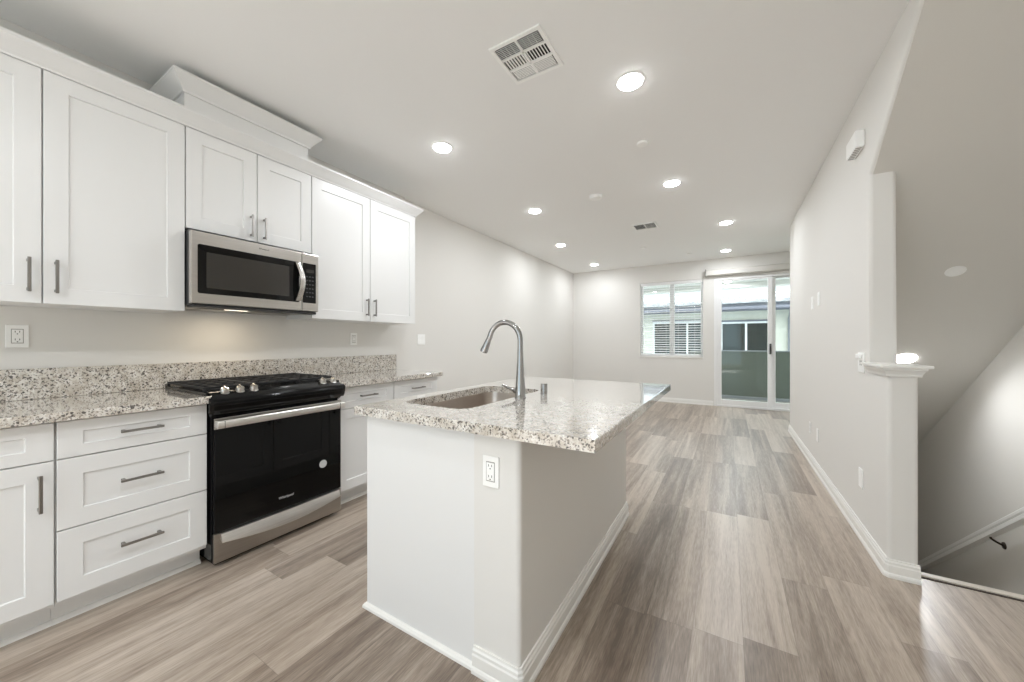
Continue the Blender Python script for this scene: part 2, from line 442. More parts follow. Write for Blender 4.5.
# cap of the low wall with the moulding under it
cp = MB().box(XR-0.035, XR2+0.04, YPE-0.035, YUP+0.03, 1.066, 1.080, 0.002)
mould = [(0, 1.022), (0.008, 1.022), (0.010, 1.034), (0.018, 1.050), (0.024, 1.056), (0.024, 1.066), (0, 1.066)]
cp.sweep(mould, [(XR2, YUP), (XR2, YPE), (XR, YPE), (XR, YUP+0.01)], -1)
struct(cp.build('trim_1', 'trim'), 'white moulded cap on top of the low stair wall', 'trim')
# nosing at the head of the stairs
struct(MB().box(XR2+0.02, XS, 2.655, 2.695, -0.03, 0.009, 0.003).build('trim_2', 'nosing'), 'pale nosing strip along the top edge of the stairs', 'trim')
struct(MB().box(XR2+0.02, XS, 2.641, 2.655, -0.002, 0.003).build('trim_3', 'darkline'))

# ------------------------------------------------------------------ window_1 with blind
win = bpy.data.objects.new('window_1', None); COL.objects.link(win); win.location = (0, YF, 0); struct(win, 'white framed slider window in the far wall behind the blind', 'window')
b = MB(); fy0, fy1 = YF+0.075, YF+0.13; fw = 0.045
b.box(WX0, WX1, fy0, fy1, WZ0, WZ0+fw).box(WX0, WX1, fy0, fy1, WZ1-fw, WZ1).box(WX0, WX0+fw, fy0, fy1, WZ0+fw, WZ1-fw).box(WX1-fw, WX1, fy0, fy1, WZ0+fw, WZ1-fw)
b.build('window_frame', 'vinyl', win)
xm = -0.965
b = MB().box(xm-0.045, xm+0.045, fy0-0.008, fy1, WZ0+fw, WZ1-fw, 0.004); b.build('mullion', 'vinyl', win)
MB().box(WX0+fw, xm-0.045, fy0+0.02, fy0+0.026, WZ0+fw, WZ1-fw).build('glass_pane', 'glass', win)
MB().box(xm+0.045, WX1-fw, fy0+0.02, fy0+0.026, WZ0+fw, WZ1-fw).build('glass_pane', 'glass', win)
MB().box(WX0-0.0, WX1+0.0, YF-0.012, fy0, WZ0-0.03, WZ0+0.006, 0.004).build('window_sill', 'trim', win)
bl = thing('window_blind', 'white horizontal slat blind lowered over the far wall window', 'blind', ((WX0+WX1)/2, YF+0.03, WZ0))
MB().box(WX0+0.008, WX1-0.008, YF+0.004, YF+0.055, WZ1-0.06, WZ1-0.004, 0.003).build('headrail', 'slat', bl)
b = MB(); zz = WZ0+0.05; nsl = 0
while zz < WZ1-0.07:
    bb = bmesh.new(); bmesh.ops.create_cube(bb, size=1)
    tl = math.radians(14)
    for v in bb.verts:
        yy, z2 = v.co.y*0.046, v.co.z*0.003
        v.co = Vector(((WX0+WX1)/2+v.co.x*(WX1-WX0-0.024), YF+0.032+yy*math.cos(tl)-z2*math.sin(tl), zz+yy*math.sin(tl)+z2*math.cos(tl)))
    b._join(bb); zz += 0.046
b.build('slats', 'slat', bl)
MB().box(WX0+0.012, WX1-0.012, YF+0.010, YF+0.054, WZ0+0.012, WZ0+0.034, 0.003).build('bottom_rail', 'slat', bl)
for xx in (WX0+0.14, xm-0.1, xm+0.12, WX1-0.14):
    MB().tube([(xx, YF+0.006, WZ0+0.03), (xx, YF+0.006, WZ1-0.06)], 0.0015, 6).build('ladder_cord', 'slat', bl)
MB().tube([(WX0+0.07, YF+0.0, WZ0+0.75), (WX0+0.07, YF+0.0, WZ1-0.06)], 0.004, 8).build('tilt_wand', 'slat', bl)

# ------------------------------------------------------------------ door_1 (sliding glass) and the shade cassette above
dr = bpy.data.objects.new('door_1', None); COL.objects.link(dr); dr.location = (DX0, YF, 0); struct(dr, 'white framed glass sliding door to the balcony', 'door')
b = MB(); d0, d1 = YF-0.012, YF+0.11
b.box(DX0, DX0+0.055, d0, d1, 0, DZ1, 0.003).box(DX1-0.055, DX1, d0, d1, 0, DZ1, 0.003).box(DX0+0.055, DX1-0.055, d0, d1, DZ1-0.028, DZ1, 0.003).box(DX0+0.055, DX1-0.055, d0, d1, 0, 0.035, 0.003)
b.build('door_frame', 'vinyl', dr)
def sash(x0, x1, ya, yb, name, sw=0.075):
    m = MB(); z0, z1 = 0.035, DZ1-0.028; hr_ = 0.028
    m.box(x0, x0+sw, ya, yb, z0, z1, 0.004).box(x1-sw, x1, ya, yb, z0, z1, 0.004).box(x0+sw, x1-sw, ya, yb, z1-hr_, z1, 0.004).box(x0+sw, x1-sw, ya, yb, z0, z0+0.095, 0.004)
    o = m.build(name, 'vinyl', dr)
    MB().box(x0+sw, x1-sw, (ya+yb)/2-0.004, (ya+yb)/2+0.004, z0+0.095, z1-hr_).build('glass_pane', 'glass', o)
    return o
s1 = sash(DX0+0.055, 0.655, YF+0.005, YF+0.045, 'sliding_sash', 0.068)
s2 = sash(0.63, DX1-0.055, YF+0.055, YF+0.095, 'fixed_sash', 0.075)
hb = MB().box(0.612, 0.640, YF-0.010, YF+0.005, 0.98, 1.16, 0.004).tube([(0.626, YF-0.01, 1.0), (0.626, YF-0.04, 1.02), (0.626, YF-0.04, 1.12), (0.626, YF-0.01, 1.14)], 0.008, 10)
hb.build('pull_handle', 'darkgrey', s1)
va = thing('shade_cassette', 'long pale shade cassette mounted above the glass sliding door', 'shade', (0.6, YF, 2.4))
MB().prism([(YF, 2.42), (YF, 2.53), (YF-0.085, 2.53), (YF-0.10, 2.515), (YF-0.10, 2.43), (YF-0.085, 2.418)], 'x', -0.36, 1.6).build('cassette', 'shade', va)
MB().box(-0.375, -0.36, YF-0.105, YF, 2.41, 2.54, 0.003).build('end_cap', 'shadeend', va)
MB().box(1.6, 1.615, YF-0.105, YF, 2.41, 2.54, 0.003).build('end_cap', 'shadeend', va)

# ------------------------------------------------------------------ outside: balcony and the house across
struct(MB().box(-3.2, 4.0, YF+0.16, 9.35, -0.2, -0.03).build('floor_balcony', 'concrete'), 'concrete balcony floor beyond the sliding door', 'balcony floor')
struct(MB().box(-3.2, 4.0, YF+0.16, 9.5, 2.47, 5.6).box(-3.2, 4.0, 9.2, 9.5, 2.37, 2.47).build('ceiling_balcony', 'wall'), 'underside of the balcony roof above the sliding door', 'balcony ceiling')  # block raised above the roof, out of view, to shade the house across
ra = thing('balcony_railing', 'green grey frosted balcony railing outside the sliding door', 'railing', (0.5, 9.2, -0.03))
MB().box(-0.75, 3.8, 9.19, 9.205, 0.03, 0.985).build('panel', 'frost', ra)
MB().box(-0.75, 3.8, 9.175, 9.22, 0.985, 1.01, 0.004).build('top_rail', 'lead', ra)
MB().box(-0.75, 3.8, 9.175, 9.22, -0.03, 0.03, 0.004).build('bottom_rail', 'lead', ra)

nb = thing('neighbour_house', 'pale house with grey eave and dark windows across the balcony', 'house', (0, 13, -3))
YN = 13.0
MB().box(-9, 9, YN, YN+4, -3, 2.12).build('wall', 'stucco', nb)
MB().box(-9.3, 9.3, YN-0.5, YN-0.44, 2.14, 2.32, 0.01).box(-9.3, 9.3, YN-0.44, YN+0.2, 2.12, 2.16).build('fascia', 'fascia', nb)
b = MB()
nx = 130
for k in range(nx):
    xa = -9.3+k*18.6/nx; xb = xa+18.6/nx
    for j in range(7):
        ya = YN-0.52+j*0.42; za = 2.37+j*0.075+random.uniform(-0.02, 0.02)
        b.tube([((xa+xb)/2, ya, za), ((xa+xb)/2, ya+0.46, za+0.105)], [0.074, 0.066], 8, True)
b.box(-9.3, 9.3, YN-0.58, YN-0.2, 2.315, 2.36)
b.build('roof', 'roof', nb)
def nwin(x0, x1, z0, z1, xm):
    m = MB(); t = 0.055
    m.box(x0, x1, YN-0.03, YN+0.02, z1-t, z1).box(x0, x1, YN-0.03, YN+0.02, z0, z0+t).box(x0, x0+t, YN-0.03, YN+0.02, z0+t, z1-t).box(x1-t, x1, YN-0.03, YN+0.02, z0+t, z1-t).box(xm-t/2, xm+t/2, YN-0.03, YN+0.02, z0+t, z1-t)
    o = m.build('window', 'vinyl', nb)
    MB().box(x0+t, xm-t/2, YN-0.015, YN-0.01, z0+t, z1-t).build('pane', 'darkpane', o)
    MB().box(xm+t/2, x1-t, YN-0.015, YN-0.01, z0+t, z1-t).build('pane', 'darkpane', o)
    MB().box(x0-0.02, x1+0.02, YN-0.05, YN, z1, z1+0.05).build('header', 'fascia', o)
nwin(-0.22, 1.06, 0.4, 1.80, 0.45)
nwin(-2.2, -0.62, 0.4, 1.85, -1.15)
MB().tube([(1.5, YN-0.42, 2.14), (1.5, YN-0.3, 2.0), (1.5, YN-0.06, 1.85), (1.5, YN-0.06, -3)], 0.05, 10).build('downspout', 'lead', nb)

# ------------------------------------------------------------------ cabinet pieces
def bar_pull(parent, sx, x, y, z, length, vertical):
    """bar handle standing off a front in the plane x, facing sx"""
    m = MB(); o = 0.03; h = length/2; d = 0.0055
    ends = [(-h+0.012), (h-0.012)]
    if vertical:
        m.box(*sorted((x+sx*(o-0.004), x+sx*(o+0.005))), y-d, y+d, z-h, z+h, 0.002)
        for e in ends: m.box(*sorted((x-sx*0.001, x+sx*o)), y-d, y+d, z+e-0.006, z+e+0.006, 0.0015)
    else:
        m.box(*sorted((x+sx*(o-0.004), x+sx*(o+0.005))), y-h, y+h, z-d, z+d, 0.002)
        for e in ends: m.box(*sorted((x-sx*0.001, x+sx*o)), y+e-0.006, y+e+0.006, z-d, z+d, 0.0015)
    return m.build('handle', 'nickel', parent)

XF = -2.362          # face of base doors
XFU = -2.62          # face of upper doors
g = 0.0025
def base_body(t, y0, y1, xb=XW+0.002):
    MB().box(xb, XF-0.021, y0+0.0005, y1-0.0005, 0.105, 0.862).box(xb, XF-0.06, y0+0.0005, y1-0.0005, 0.862, 0.8755).build('body', 'cab', t)
    MB().box(xb, -2.465, y0+0.0005, y1-0.0005, 0.0, 0.104).build('toe_kick', 'cab', t)
    MB().prism([(-2.465, 0.0), (-2.449, 0.0), (-2.449, 0.008), (-2.457, 0.018), (-2.465, 0.02)], 'y', y0+0.0005, y1-0.0005).build('shoe_molding', 'trim', t)
def drawer(t, y0, y1, z0, z1, rail, handle_z, hl=0.145, stile=0.07):
    d = MB().panel(1, XF, y0+g, y1-g, z0, z1, stile=stile, rail=rail).build('drawer', 'cab', t)
    bar_pull(d, 1, XF, (y0+y1)/2+0.0, handle_z, hl, False)
def door(t, sx, xf, y0, y1, z0, z1, hy, hz, hl=0.15, rail=0.07, stile=0.07):
    d = MB().panel(sx, xf, y0+g, y1-g, z0, z1, stile=stile, rail=rail).build('door', 'cab', t)
    if hy is not None: bar_pull(d, sx, xf, hy, hz, hl, True)

t = thing('base_cabinet', 'white base cabinet with one drawer over a door, farthest from the oven', 'cabinet', (-2.65, 0.0, 0), 'white base cabinets')
base_body(t, -0.30, 0.3115); drawer(t, -0.30, 0.31, 0.716, 0.868, 0.048, 0.795); door(t, 1, XF, -0.30, 0.31, 0.128, 0.711, 0.271, 0.593)
t = thing('drawer_cabinet', 'white base cabinet with three stacked drawers left of the oven', 'cabinet', (-2.65, 0.56, 0), 'white base cabinets')
base_body(t, 0.3115, 0.816)
drawer(t, 0.3125, 0.815, 0.716, 0.868, 0.048, 0.795); drawer(t, 0.3125, 0.815, 0.421, 0.711, 0.072, 0.573); drawer(t, 0.3125, 0.815, 0.128, 0.416, 0.072, 0.284)
t = thing('base_cabinet', 'white base cabinet with drawer and door touching the right side of the oven', 'cabinet', (-2.65, 1.8, 0), 'white base cabinets')
base_body(t, 1.552, 2.056); drawer(t, 1.553, 2.055, 0.716, 0.868, 0.048, 0.795); door(t, 1, XF, 1.553, 2.055, 0.128, 0.711, 2.015, 0.593)
t = thing('base_cabinet', 'white base cabinet at the far end of the wall run, half hidden by the island', 'cabinet', (-2.65, 2.3, 0), 'white base cabinets')
base_body(t, 2.057, 2.585); drawer(t, 2.058, 2.575, 0.716, 0.868, 0.048, 0.795); door(t, 1, XF, 2.058, 2.575, 0.128, 0.711, 2.535, 0.593)

UZ0, UZ1 = 1.372, 2.412
def upper(label, y0, y1, ym, z0, hz, hl, loc):
    t = thing('upper_cabinet', label, 'cabinet', loc, 'white upper cabinets')
    MB().box(XW+0.002, XFU-0.021, y0+0.0005, y1-0.0005, z0, 2.435).build('body', 'cab', t)
    door(t, 1, XFU, y0, ym, z0-0.002, UZ1, ym-0.038, hz, hl, 0.072, 0.072)
    door(t, 1, XFU, ym, y1, z0-0.002, UZ1, ym+0.038, hz, hl, 0.072, 0.072)
upper('tall white two-door upper cabinet left of the microwave', -0.185, 0.803, 0.309, UZ0, 1.492, 0.15, (-2.8, 0.3, UZ0))
upper('short white two-door upper cabinet directly above the microwave', 0.804, 1.521, 1.165, 1.845, 1.936, 0.14, (-2.8, 1.16, 1.845))
upper('tall white two-door upper cabinet right of the microwave', 1.522, 2.545, 2.026, UZ0, 1.487, 0.145, (-2.8, 2.03, UZ0))

# crown along the top, and the raised one above the microwave
cr = [(0, 2.414), (0.006, 2.414), (0.008, 2.422), (0.018, 2.432), (0.052, 2.474), (0.058, 2.480), (0.058, 2.494), (0, 2.494)]
o = MB().sweep(cr, [(XW+0.002, -0.185), (XFU-0.002, -0.185), (XFU-0.002, 2.545), (XW+0.002, 2.545)], 1)
o = o.build('crown_molding', 'cab'); tag(o, 'long white crown moulding along the tops of the upper cabinets', 'molding'); origin_to(o, (-2.6, 1.2, 2.42))
rc = thing('raised_crown', 'raised white crown box on top of the cabinet above the microwave', 'molding', (-2.75, 1.15, 2.5))
MB().box(XW+0.002, XFU-0.004, 0.80, 1.498, 2.4945, 2.66).build('riser', 'cab', rc)
cr2 = [(0, 2.60), (0.010, 2.60), (0.012, 2.612), (0.062, 2.672), (0.066, 2.676), (0.066, 2.688), (0, 2.688)]
MB().sweep(cr2, [(XW+0.002, 0.80), (XFU-0.004, 0.80), (XFU-0.004, 1.498), (XW+0.002, 1.498)], 1).build('crown', 'cab', rc)

# worktops and backsplash
XC = -2.318
o = MB().box(XW+0.002, XC, -0.305, 0.815, 0.876, 0.914, 0.003).build('countertop', 'granite'); tag(o, 'speckled granite worktop on the cabinets left of the oven', 'worktop'); origin_to(o, (-2.65, 0.25, 0.876))
o = MB().box(XW+0.002, XC, 1.554, 2.605, 0.876, 0.914, 0.003).build('countertop', 'granite'); tag(o, 'speckled granite worktop on the cabinets right of the oven', 'worktop'); origin_to(o, (-2.65, 2.1, 0.876))
o = MB().box(XW+0.001, XW+0.021, -0.305, 2.60, 0.9145, 1.066, 0.002).build('backsplash', 'granite'); tag(o, 'low granite backsplash strip along the wall behind the oven', 'backsplash'); origin_to(o, (XW, 1.1, 0.9145))

# ------------------------------------------------------------------ range
RY0, RY1 = 0.826, 1.545
rg = thing('gas_range', 'stainless and black slide-in gas oven between the white cabinets', 'oven', (-2.62, 1.185, 0))
MB().box(-2.94, -2.345, RY0, RY1, 0.035, 0.905).build('body', 'black', rg)
MB().box(-2.90, -2.365, RY0+0.02, RY1-0.02, 0.0, 0.034).build('kick_plate', 'black', rg)
MB().box(-2.945, -2.354, 0.806, 1.564, 0.9155, 0.930, 0.004).build('cooktop', 'black', rg)
# control fascia: slanted top that rolls over into the front
fp = [(-2.357, 0.80), (-2.357, 0.929), (-2.350, 0.929), (-2.33, 0.916), (-2.305, 0.898), (-2.296, 0.88), (-2.297, 0.862), (-2.306, 0.836), (-2.318, 0.815), (-2.335, 0.80)]
fa = MB().prism(fp, 'y', 0.818, 1.551, 0.003, None, 2)
fp2 = [(-2.3165, 0.818), (-2.3165, 0.905), (-2.305, 0.898), (-2.296, 0.88), (-2.297, 0.862), (-2.306, 0.836)]
fa = fa.prism(fp2, 'y', 0.803, 1.572, 0.002, None, 2).build('control_fascia', 'black', rg, smooth=35)
sn = Vector((0.31, 0, 0.95)).normalized()
for ky in (0.885, 0.957, 1.026, 1.44, 1.512):
    at = Vector((-2.352, ky, 0.9195))
    k = MB().lathe([(0, 0), (0.024, 0), (0.024, 0.006), (0.020, 0.008), (0.019, 0.026), (0.017, 0.029), (0, 0.029)], at, sn, 24).build('knob', 'steel', rg, smooth=35)
    q = Vector((0, 0, 1)).rotation_difference(sn)
    b = MB().box(-0.018, 0.018, -0.004, 0.004, 0.0, 0.009, 0.002)
    for v in b.bm.verts: v.co = at+q @ (v.co+Vector((0, 0, 0.0285)))
    b.build('grip', 'steel', k)
b = MB().box(-0.014, 0.012, 1.075, 1.40, 0, 0.006, 0.001); q = Vector((0, 0, 1)).rotation_difference(sn)
for v in b.bm.verts:
    yy = v.co.y; v.co = Vector((-2.352, 0, 0.918))+q @ Vector((v.co.x, 0, v.co.z)); v.co.y = yy
b.build('display_strip', 'logo', rg)
# burners and grates
for bx, by, r in ((-2.80, 0.93, 0.042), (-2.54, 0.93, 0.05), (-2.67, 1.185, 0.055), (-2.80, 1.44, 0.042), (-2.54, 1.44, 0.05)):
    MB().lathe([(0, 0.928), (r+0.02, 0.928), (r+0.018, 0.932), (r, 0.934), (r-0.004, 0.944), (0, 0.945)], (bx, by, 0), n=24).build('burner', 'iron', rg, smooth=40)
for gy0, gy1 in ((0.812, 1.055), (1.060, 1.310), (1.315, 1.558)):
    m = MB(); zt0, zt1 = 0.942, 0.955; gx0, gx1 = -2.93, -2.41
    for yy in (gy0, gy1-0.012): m.box(gx0, gx1, yy, yy+0.012, zt0, zt1, 0.002, 1)
    for xx in (gx0, gx1-0.012): m.box(xx, xx+0.012, gy0+0.012, gy1-0.012, zt0, zt1, 0.002, 1)
    for i in range(1, 4):
        yy = gy0+(gy1-gy0)*i/4
        m.box(gx0+0.012, gx1-0.012, yy-0.004, yy+0.004, zt0+0.001, zt1, 0.0015, 1)
    for i in range(1, 5):
        xx = gx0+(gx1-gx0)*i/5
        m.box(xx-0.004, xx+0.004, gy0+0.012, gy1-0.012, zt0+0.001, zt1-0.001, 0.0015, 1)
    for xx in (gx0, gx1-0.012):
        for yy in (gy0, gy1-0.012): m.box(xx, xx+0.012, yy, yy+0.012, 0.9285, zt0)
    m.build('grate', 'iron', rg)
# oven door
od = MB().box(-2.344, -2.322, RY0+0.003, RY1+0.010, 0.184, 0.792, 0.004).build('oven_door', 'blackglass', rg)
MB().box(-2.3225, -2.3205, RY0+0.003, RY1+0.010, 0.735, 0.792, 0.0006).build('top_band', 'steel', od)
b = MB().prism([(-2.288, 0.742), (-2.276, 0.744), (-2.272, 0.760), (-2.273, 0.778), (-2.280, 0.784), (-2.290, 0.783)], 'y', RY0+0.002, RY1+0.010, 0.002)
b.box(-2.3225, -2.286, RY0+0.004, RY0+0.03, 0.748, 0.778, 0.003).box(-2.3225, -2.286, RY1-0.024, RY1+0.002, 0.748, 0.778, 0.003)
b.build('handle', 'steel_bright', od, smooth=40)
for e in (0, 1):
    yy = RY0+0.032 if e == 0 else RY1-0.028
    MB().box(-2.2755, -2.2712, yy, yy+0.002, 0.745, 0.781).build('handle_seam', 'slot', od)
text_mesh('lettering', 'Whirlpool', 0.021, facing_x(-2.3216, 1.192, 0.254), 'logo', od)
MB().lathe([(0, 0), (0.026, 0), (0.026, 0.0012), (0, 0.0012)], (-2.3218, 1.425, 0.384), (1, 0, 0), 28).build('sticker', 'sticker', od)
# storage drawer with a curved lip
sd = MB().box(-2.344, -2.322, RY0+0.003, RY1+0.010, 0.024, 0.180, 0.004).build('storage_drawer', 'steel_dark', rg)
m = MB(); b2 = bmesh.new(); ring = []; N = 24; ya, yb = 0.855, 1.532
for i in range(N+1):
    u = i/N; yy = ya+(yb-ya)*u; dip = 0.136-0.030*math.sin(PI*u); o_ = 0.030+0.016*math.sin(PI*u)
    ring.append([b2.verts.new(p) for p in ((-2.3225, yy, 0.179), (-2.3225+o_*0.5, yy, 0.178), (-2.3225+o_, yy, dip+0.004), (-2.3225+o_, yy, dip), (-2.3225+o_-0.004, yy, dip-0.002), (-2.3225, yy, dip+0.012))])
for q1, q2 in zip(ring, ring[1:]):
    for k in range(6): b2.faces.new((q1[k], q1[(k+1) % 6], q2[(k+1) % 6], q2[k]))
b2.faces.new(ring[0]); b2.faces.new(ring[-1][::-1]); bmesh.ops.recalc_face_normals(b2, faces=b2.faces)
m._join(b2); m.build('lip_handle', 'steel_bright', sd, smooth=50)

# ------------------------------------------------------------------ microwave
MY0, MY1, MZ0, MZ1 = 0.806, 1.519, 1.408, 1.828
mw = thing('microwave', 'stainless over-the-range microwave hung under the short cabinet', 'microwave', (-2.75, 1.16, MZ0))
MB().box(XW+0.003, -2.567, MY0, MY1, MZ0, MZ1-0.003).build('body', 'darkgrey', mw)
YD = 1.402
md = MB().box(-2.566, -2.533, MY0-0.006, YD, MZ0+0.004, MZ1-0.012, 0.005).build('door', 'steel', mw)
def rrect(y0, y1, z0, z1, r, x, n=5):
    P = []
    for cy, cz, a in ((y1-r, z1-r, 0), (y0+r, z1-r, 90), (y0+r, z0+r, 180), (y1-r, z0+r, 270)):
        for i in range(n+1):
            th = math.radians(a+90*i/n); P.append((x, cy+r*math.cos(th), cz+r*math.sin(th)))
    return P
MB().rings([rrect(0.829, 1.384, 1.470, 1.745, 0.010, -2.5335), rrect(0.829, 1.384, 1.470, 1.745, 0.010, -2.5315), rrect(0.831, 1.382, 1.472, 1.743, 0.009, -2.531)]).build('door_glass', 'blackglass', md)
MB().rings([rrect(0.868, 1.318, 1.503, 1.705, 0.004, -2.5312), rrect(0.868, 1.318, 1.503, 1.705, 0.004, -2.5303)]).build('window_screen', 'winglass', md)
mc = MB().box(-2.566, -2.533, YD+0.003, MY1+0.002, MZ0+0.004, MZ1-0.012, 0.005).build('control_panel', 'steel', mw)
MB().rings([rrect(1.408, 1.500, 1.470, 1.747, 0.006, -2.5335), rrect(1.408, 1.500, 1.470, 1.747, 0.006, -2.531)]).build('keypad', 'blackglass', mc)
MB().rings([rrect(1.432, 1.485, 1.683, 1.706, 0.002, -2.5312), rrect(1.432, 1.485, 1.683, 1.706, 0.002, -2.5304)]).build('display', 'winglass', mc)
for i in range(6):
    for j in range(3):
        yy = 1.431+j*0.020; zz = 1.655-i*0.028
        MB().rings([rrect(yy, yy+0.012, zz-0.004, zz+0.004, 0.001, -2.5312), rrect(yy, yy+0.012, zz-0.004, zz+0.004, 0.001, -2.5305)]).build('key', 'keygrey', mc)
# bowed vertical handle
pts = []
b2 = bmesh.new(); ring = []
for i in range(17):
    u = i/16; zz = 1.478+(1.738-1.478)*u; bow = 0.012+0.036*math.sin(PI*u); yc = 1.371+0.012*math.sin(PI*u)
    hw = 0.017; x = -2.531+bow
    ring.append([b2.verts.new(p) for p in ((x-0.008, yc-hw, zz), (x, yc-hw, zz), (x+0.004, yc-hw*0.5, zz), (x+0.004, yc+hw*0.5, zz), (x, yc+hw, zz), (x-0.008, yc+hw, zz))])
for q1, q2 in zip(ring, ring[1:]):
    for k in range(6): b2.faces.new((q1[k], q1[(k+1) % 6], q2[(k+1) % 6], q2[k]))
b2.faces.new(ring[0]); b2.faces.new(ring[-1][::-1]); bmesh.ops.recalc_face_normals(b2, faces=b2.faces)
m = MB()._join(b2); m.box(-2.5325, -2.518, 1.357, 1.386, 1.478, 1.494, 0.003).box(-2.5325, -2.518, 1.357, 1.386, 1.722, 1.738, 0.003)
m.build('handle', 'steel_v', md, smooth=45)
text_mesh('lettering', 'Whirlpool', 0.014, facing_x(-2.5325, 1.165, 1.785), 'slot', md)
MB().box(-2.64, -2.545, MY0+0.01, MY1-0.008, MZ0-0.014, MZ0, 0.003).build('vent_lip', 'darkgrey', mw)
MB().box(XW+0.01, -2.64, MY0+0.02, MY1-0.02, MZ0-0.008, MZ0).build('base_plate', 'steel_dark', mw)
for fy in (0.90, 1.20):
    m = MB(); m.box(-2.93, -2.72, fy, fy+0.22, MZ0-0.012, MZ0-0.008, 0.002).build('grease_filter', 'nickel', mw)
hl = MB().box(-2.71, -2.655, 1.02, 1.14, MZ0-0.0115, MZ0-0.0085).build('lamp_lens', 'hoodlens', mw)
L = bpy.data.lights.new('cooktop_lamp', 'AREA'); L.shape = 'RECTANGLE'; L.size = 0.05; L.size_y = 0.12; L.energy = HOOD_POWER; L.color = (1.0, 0.84, 0.62)
lo = bpy.data.objects.new('cooktop_lamp', L); COL.objects.link(lo); lo.parent = mw; lo.location = (-2.70+2.75, 1.08-1.16, -0.016)

# ------------------------------------------------------------------ island
IX0, IXC, IX1, IY0, IY1 = -1.405, -0.80, -0.608, 1.07, 2.555
isl = thing('kitchen_island', 'white and grey kitchen island base carrying the sink worktop', 'island', (-1.0, 1.8, 0))
MB().box(IX0+0.025, IXC-0.001, IY0+0.022, IY1-0.022, 0.105, 0.66).box(IX0+0.025, IX0+0.04, IY0+0.022, IY1-0.022, 0.66, 0.874).build('cabinet_body', 'cab', isl)
MB().box(IX0+0.09, IXC-0.001, IY0+0.022, IY1-0.022, 0.0, 0.104).build('toe_kick', 'cab', isl)
MB().box(IX0, IXC-0.0005, IY0, IY0+0.02, 0.0, 0.875, 0.001).build('end_panel', 'cab', isl)
MB().box(IX0, IXC-0.0005, IY1-0.02, IY1, 0.0, 0.875, 0.001).build('end_panel', 'cab', isl)
def vedge(e):
    a, b = e.verts[0].co, e.verts[1].co
    return abs(a.z-b.z) > 0.3 and (a.x > -0.7)
MB().box(IXC, IX1, IY0-0.003, IY1+0.003, 0, 0.875, 0.018, 7, vedge).build('half_wall', 'wall', isl)
MB().sweep(base_prof(0.092), [(IXC, IY0-0.003), (IX1-0.006, IY0-0.003), (IX1, IY0+0.003), (IX1, IY1-0.003), (IX1-0.006, IY1+0.003), (IXC, IY1+0.003)], 1).build('baseboard', 'trim', isl)
shoe = [(0, 0), (0.015, 0), (0.014, 0.010), (0.008, 0.018), (0, 0.021)]
MB().sweep(shoe, [(IX0, IY0+0.03), (IX0, IY0), (IXC, IY0)], 1).build('shoe_molding', 'trim', isl)
XI = IX0+0.004
for (a, c2, hy) in ((IY0+0.024, 1.56, 1.52), (1.562, 2.05, 1.60), (2.052, IY1-0.024, 2.09)):
    door(isl, -1, XI, a, c2, 0.128, 0.70, hy, 0.59)
    MB().panel(-1, XI, a+g, c2-g, 0.706, 0.868, stile=0.07, rail=0.048).build('drawer', 'cab', isl)
# worktop with the sink cut-out
def rr2(x0, x1, y0, y1, r, n=8):
    P = []
    for cx, cy, a in ((x1-r, y1-r, 0), (x0+r, y1-r, 90), (x0+r, y0+r, 180), (x1-r, y0+r, 270)):
        for i in range(n+1):
            th = math.radians(a+90*i/n); P.append((cx+r*math.cos(th), cy+r*math.sin(th)))
    return P
SX0, SX1, SY0, SY1 = -1.335, -0.945, 1.195, 1.935
TX0, TX1, TY0, TY1, TZ0, TZ1 = -1.43, -0.332, 1.022, 2.615, 0.876, 0.914
hole = rr2(SX0, SX1, SY0, SY1, 0.075); outer = [(TX0, TY0), (TX1, TY0), (TX1, TY1), (TX0, TY1)]
e = 0.003
b2 = bmesh.new()
def loop(P, z): 
    v = [b2.verts.new((p[0], p[1], z)) for p in P]; return v
def edges_of(v): return [b2.edges.get((v[i], v[(i+1) % len(v)])) or b2.edges.new((v[i], v[(i+1) % len(v)])) for i in range(len(v))]
def inset(P, d):
    cx, cy = (TX0+TX1)/2, (TY0+TY1)/2
    return [(p[0]+(d if p[0] < cx else -d), p[1]+(d if p[1] < cy else -d)) for p in P]
ot, os_, ob = loop(inset(outer, e), TZ1), loop(outer, TZ1-e), loop(outer, TZ0)
ht, hb_ = loop(hole, TZ1), loop(hole, TZ0)
for a, c2 in ((ot, os_), (os_, ob), (ht, hb_)):
    n = len(a)
    for i in range(n): b2.faces.new((a[i], a[(i+1) % n], c2[(i+1) % n], c2[i]))
bmesh.ops.triangle_fill(b2, use_beauty=True, edges=edges_of(ot)+edges_of(ht))
bmesh.ops.triangle_fill(b2, use_beauty=True, edges=edges_of(ob)+edges_of(hb_))
bmesh.ops.recalc_face_normals(b2, faces=b2.faces)
o = MB()._join(b2).build('island_countertop', 'granite'); tag(o, 'speckled granite island worktop with a sink cut-out', 'worktop'); origin_to(o, (-0.9, 1.8, TZ0))

# sink
sk = thing('sink', 'single-bowl stainless sink set under the island worktop', 'sink', (-1.13, 1.57, 0.68))
def rr3(d, r, z): return [(p[0], p[1], z) for p in rr2(SX0-d, SX1+d, SY0-d, SY1+d, r)]
zr = 0.8755
MB().rings([rr3(0.020, 0.095, zr-0.004), rr3(0.020, 0.095, zr), rr3(0.006, 0.08, zr), rr3(0.004, 0.078, zr-0.01), rr3(-0.004, 0.070, 0.70), rr3(-0.018, 0.06, 0.685), rr3(-0.05, 0.04, 0.680)], False).build('basin', 'sink', sk, smooth=50)
MB().lathe([(0, 0.6805), (0.030, 0.6805), (0.045, 0.684), (0.050, 0.6815), (0.050, 0.680)], (-1.05, 1.57, 0), n=28).build('drain', 'chrome', sk, smooth=40)

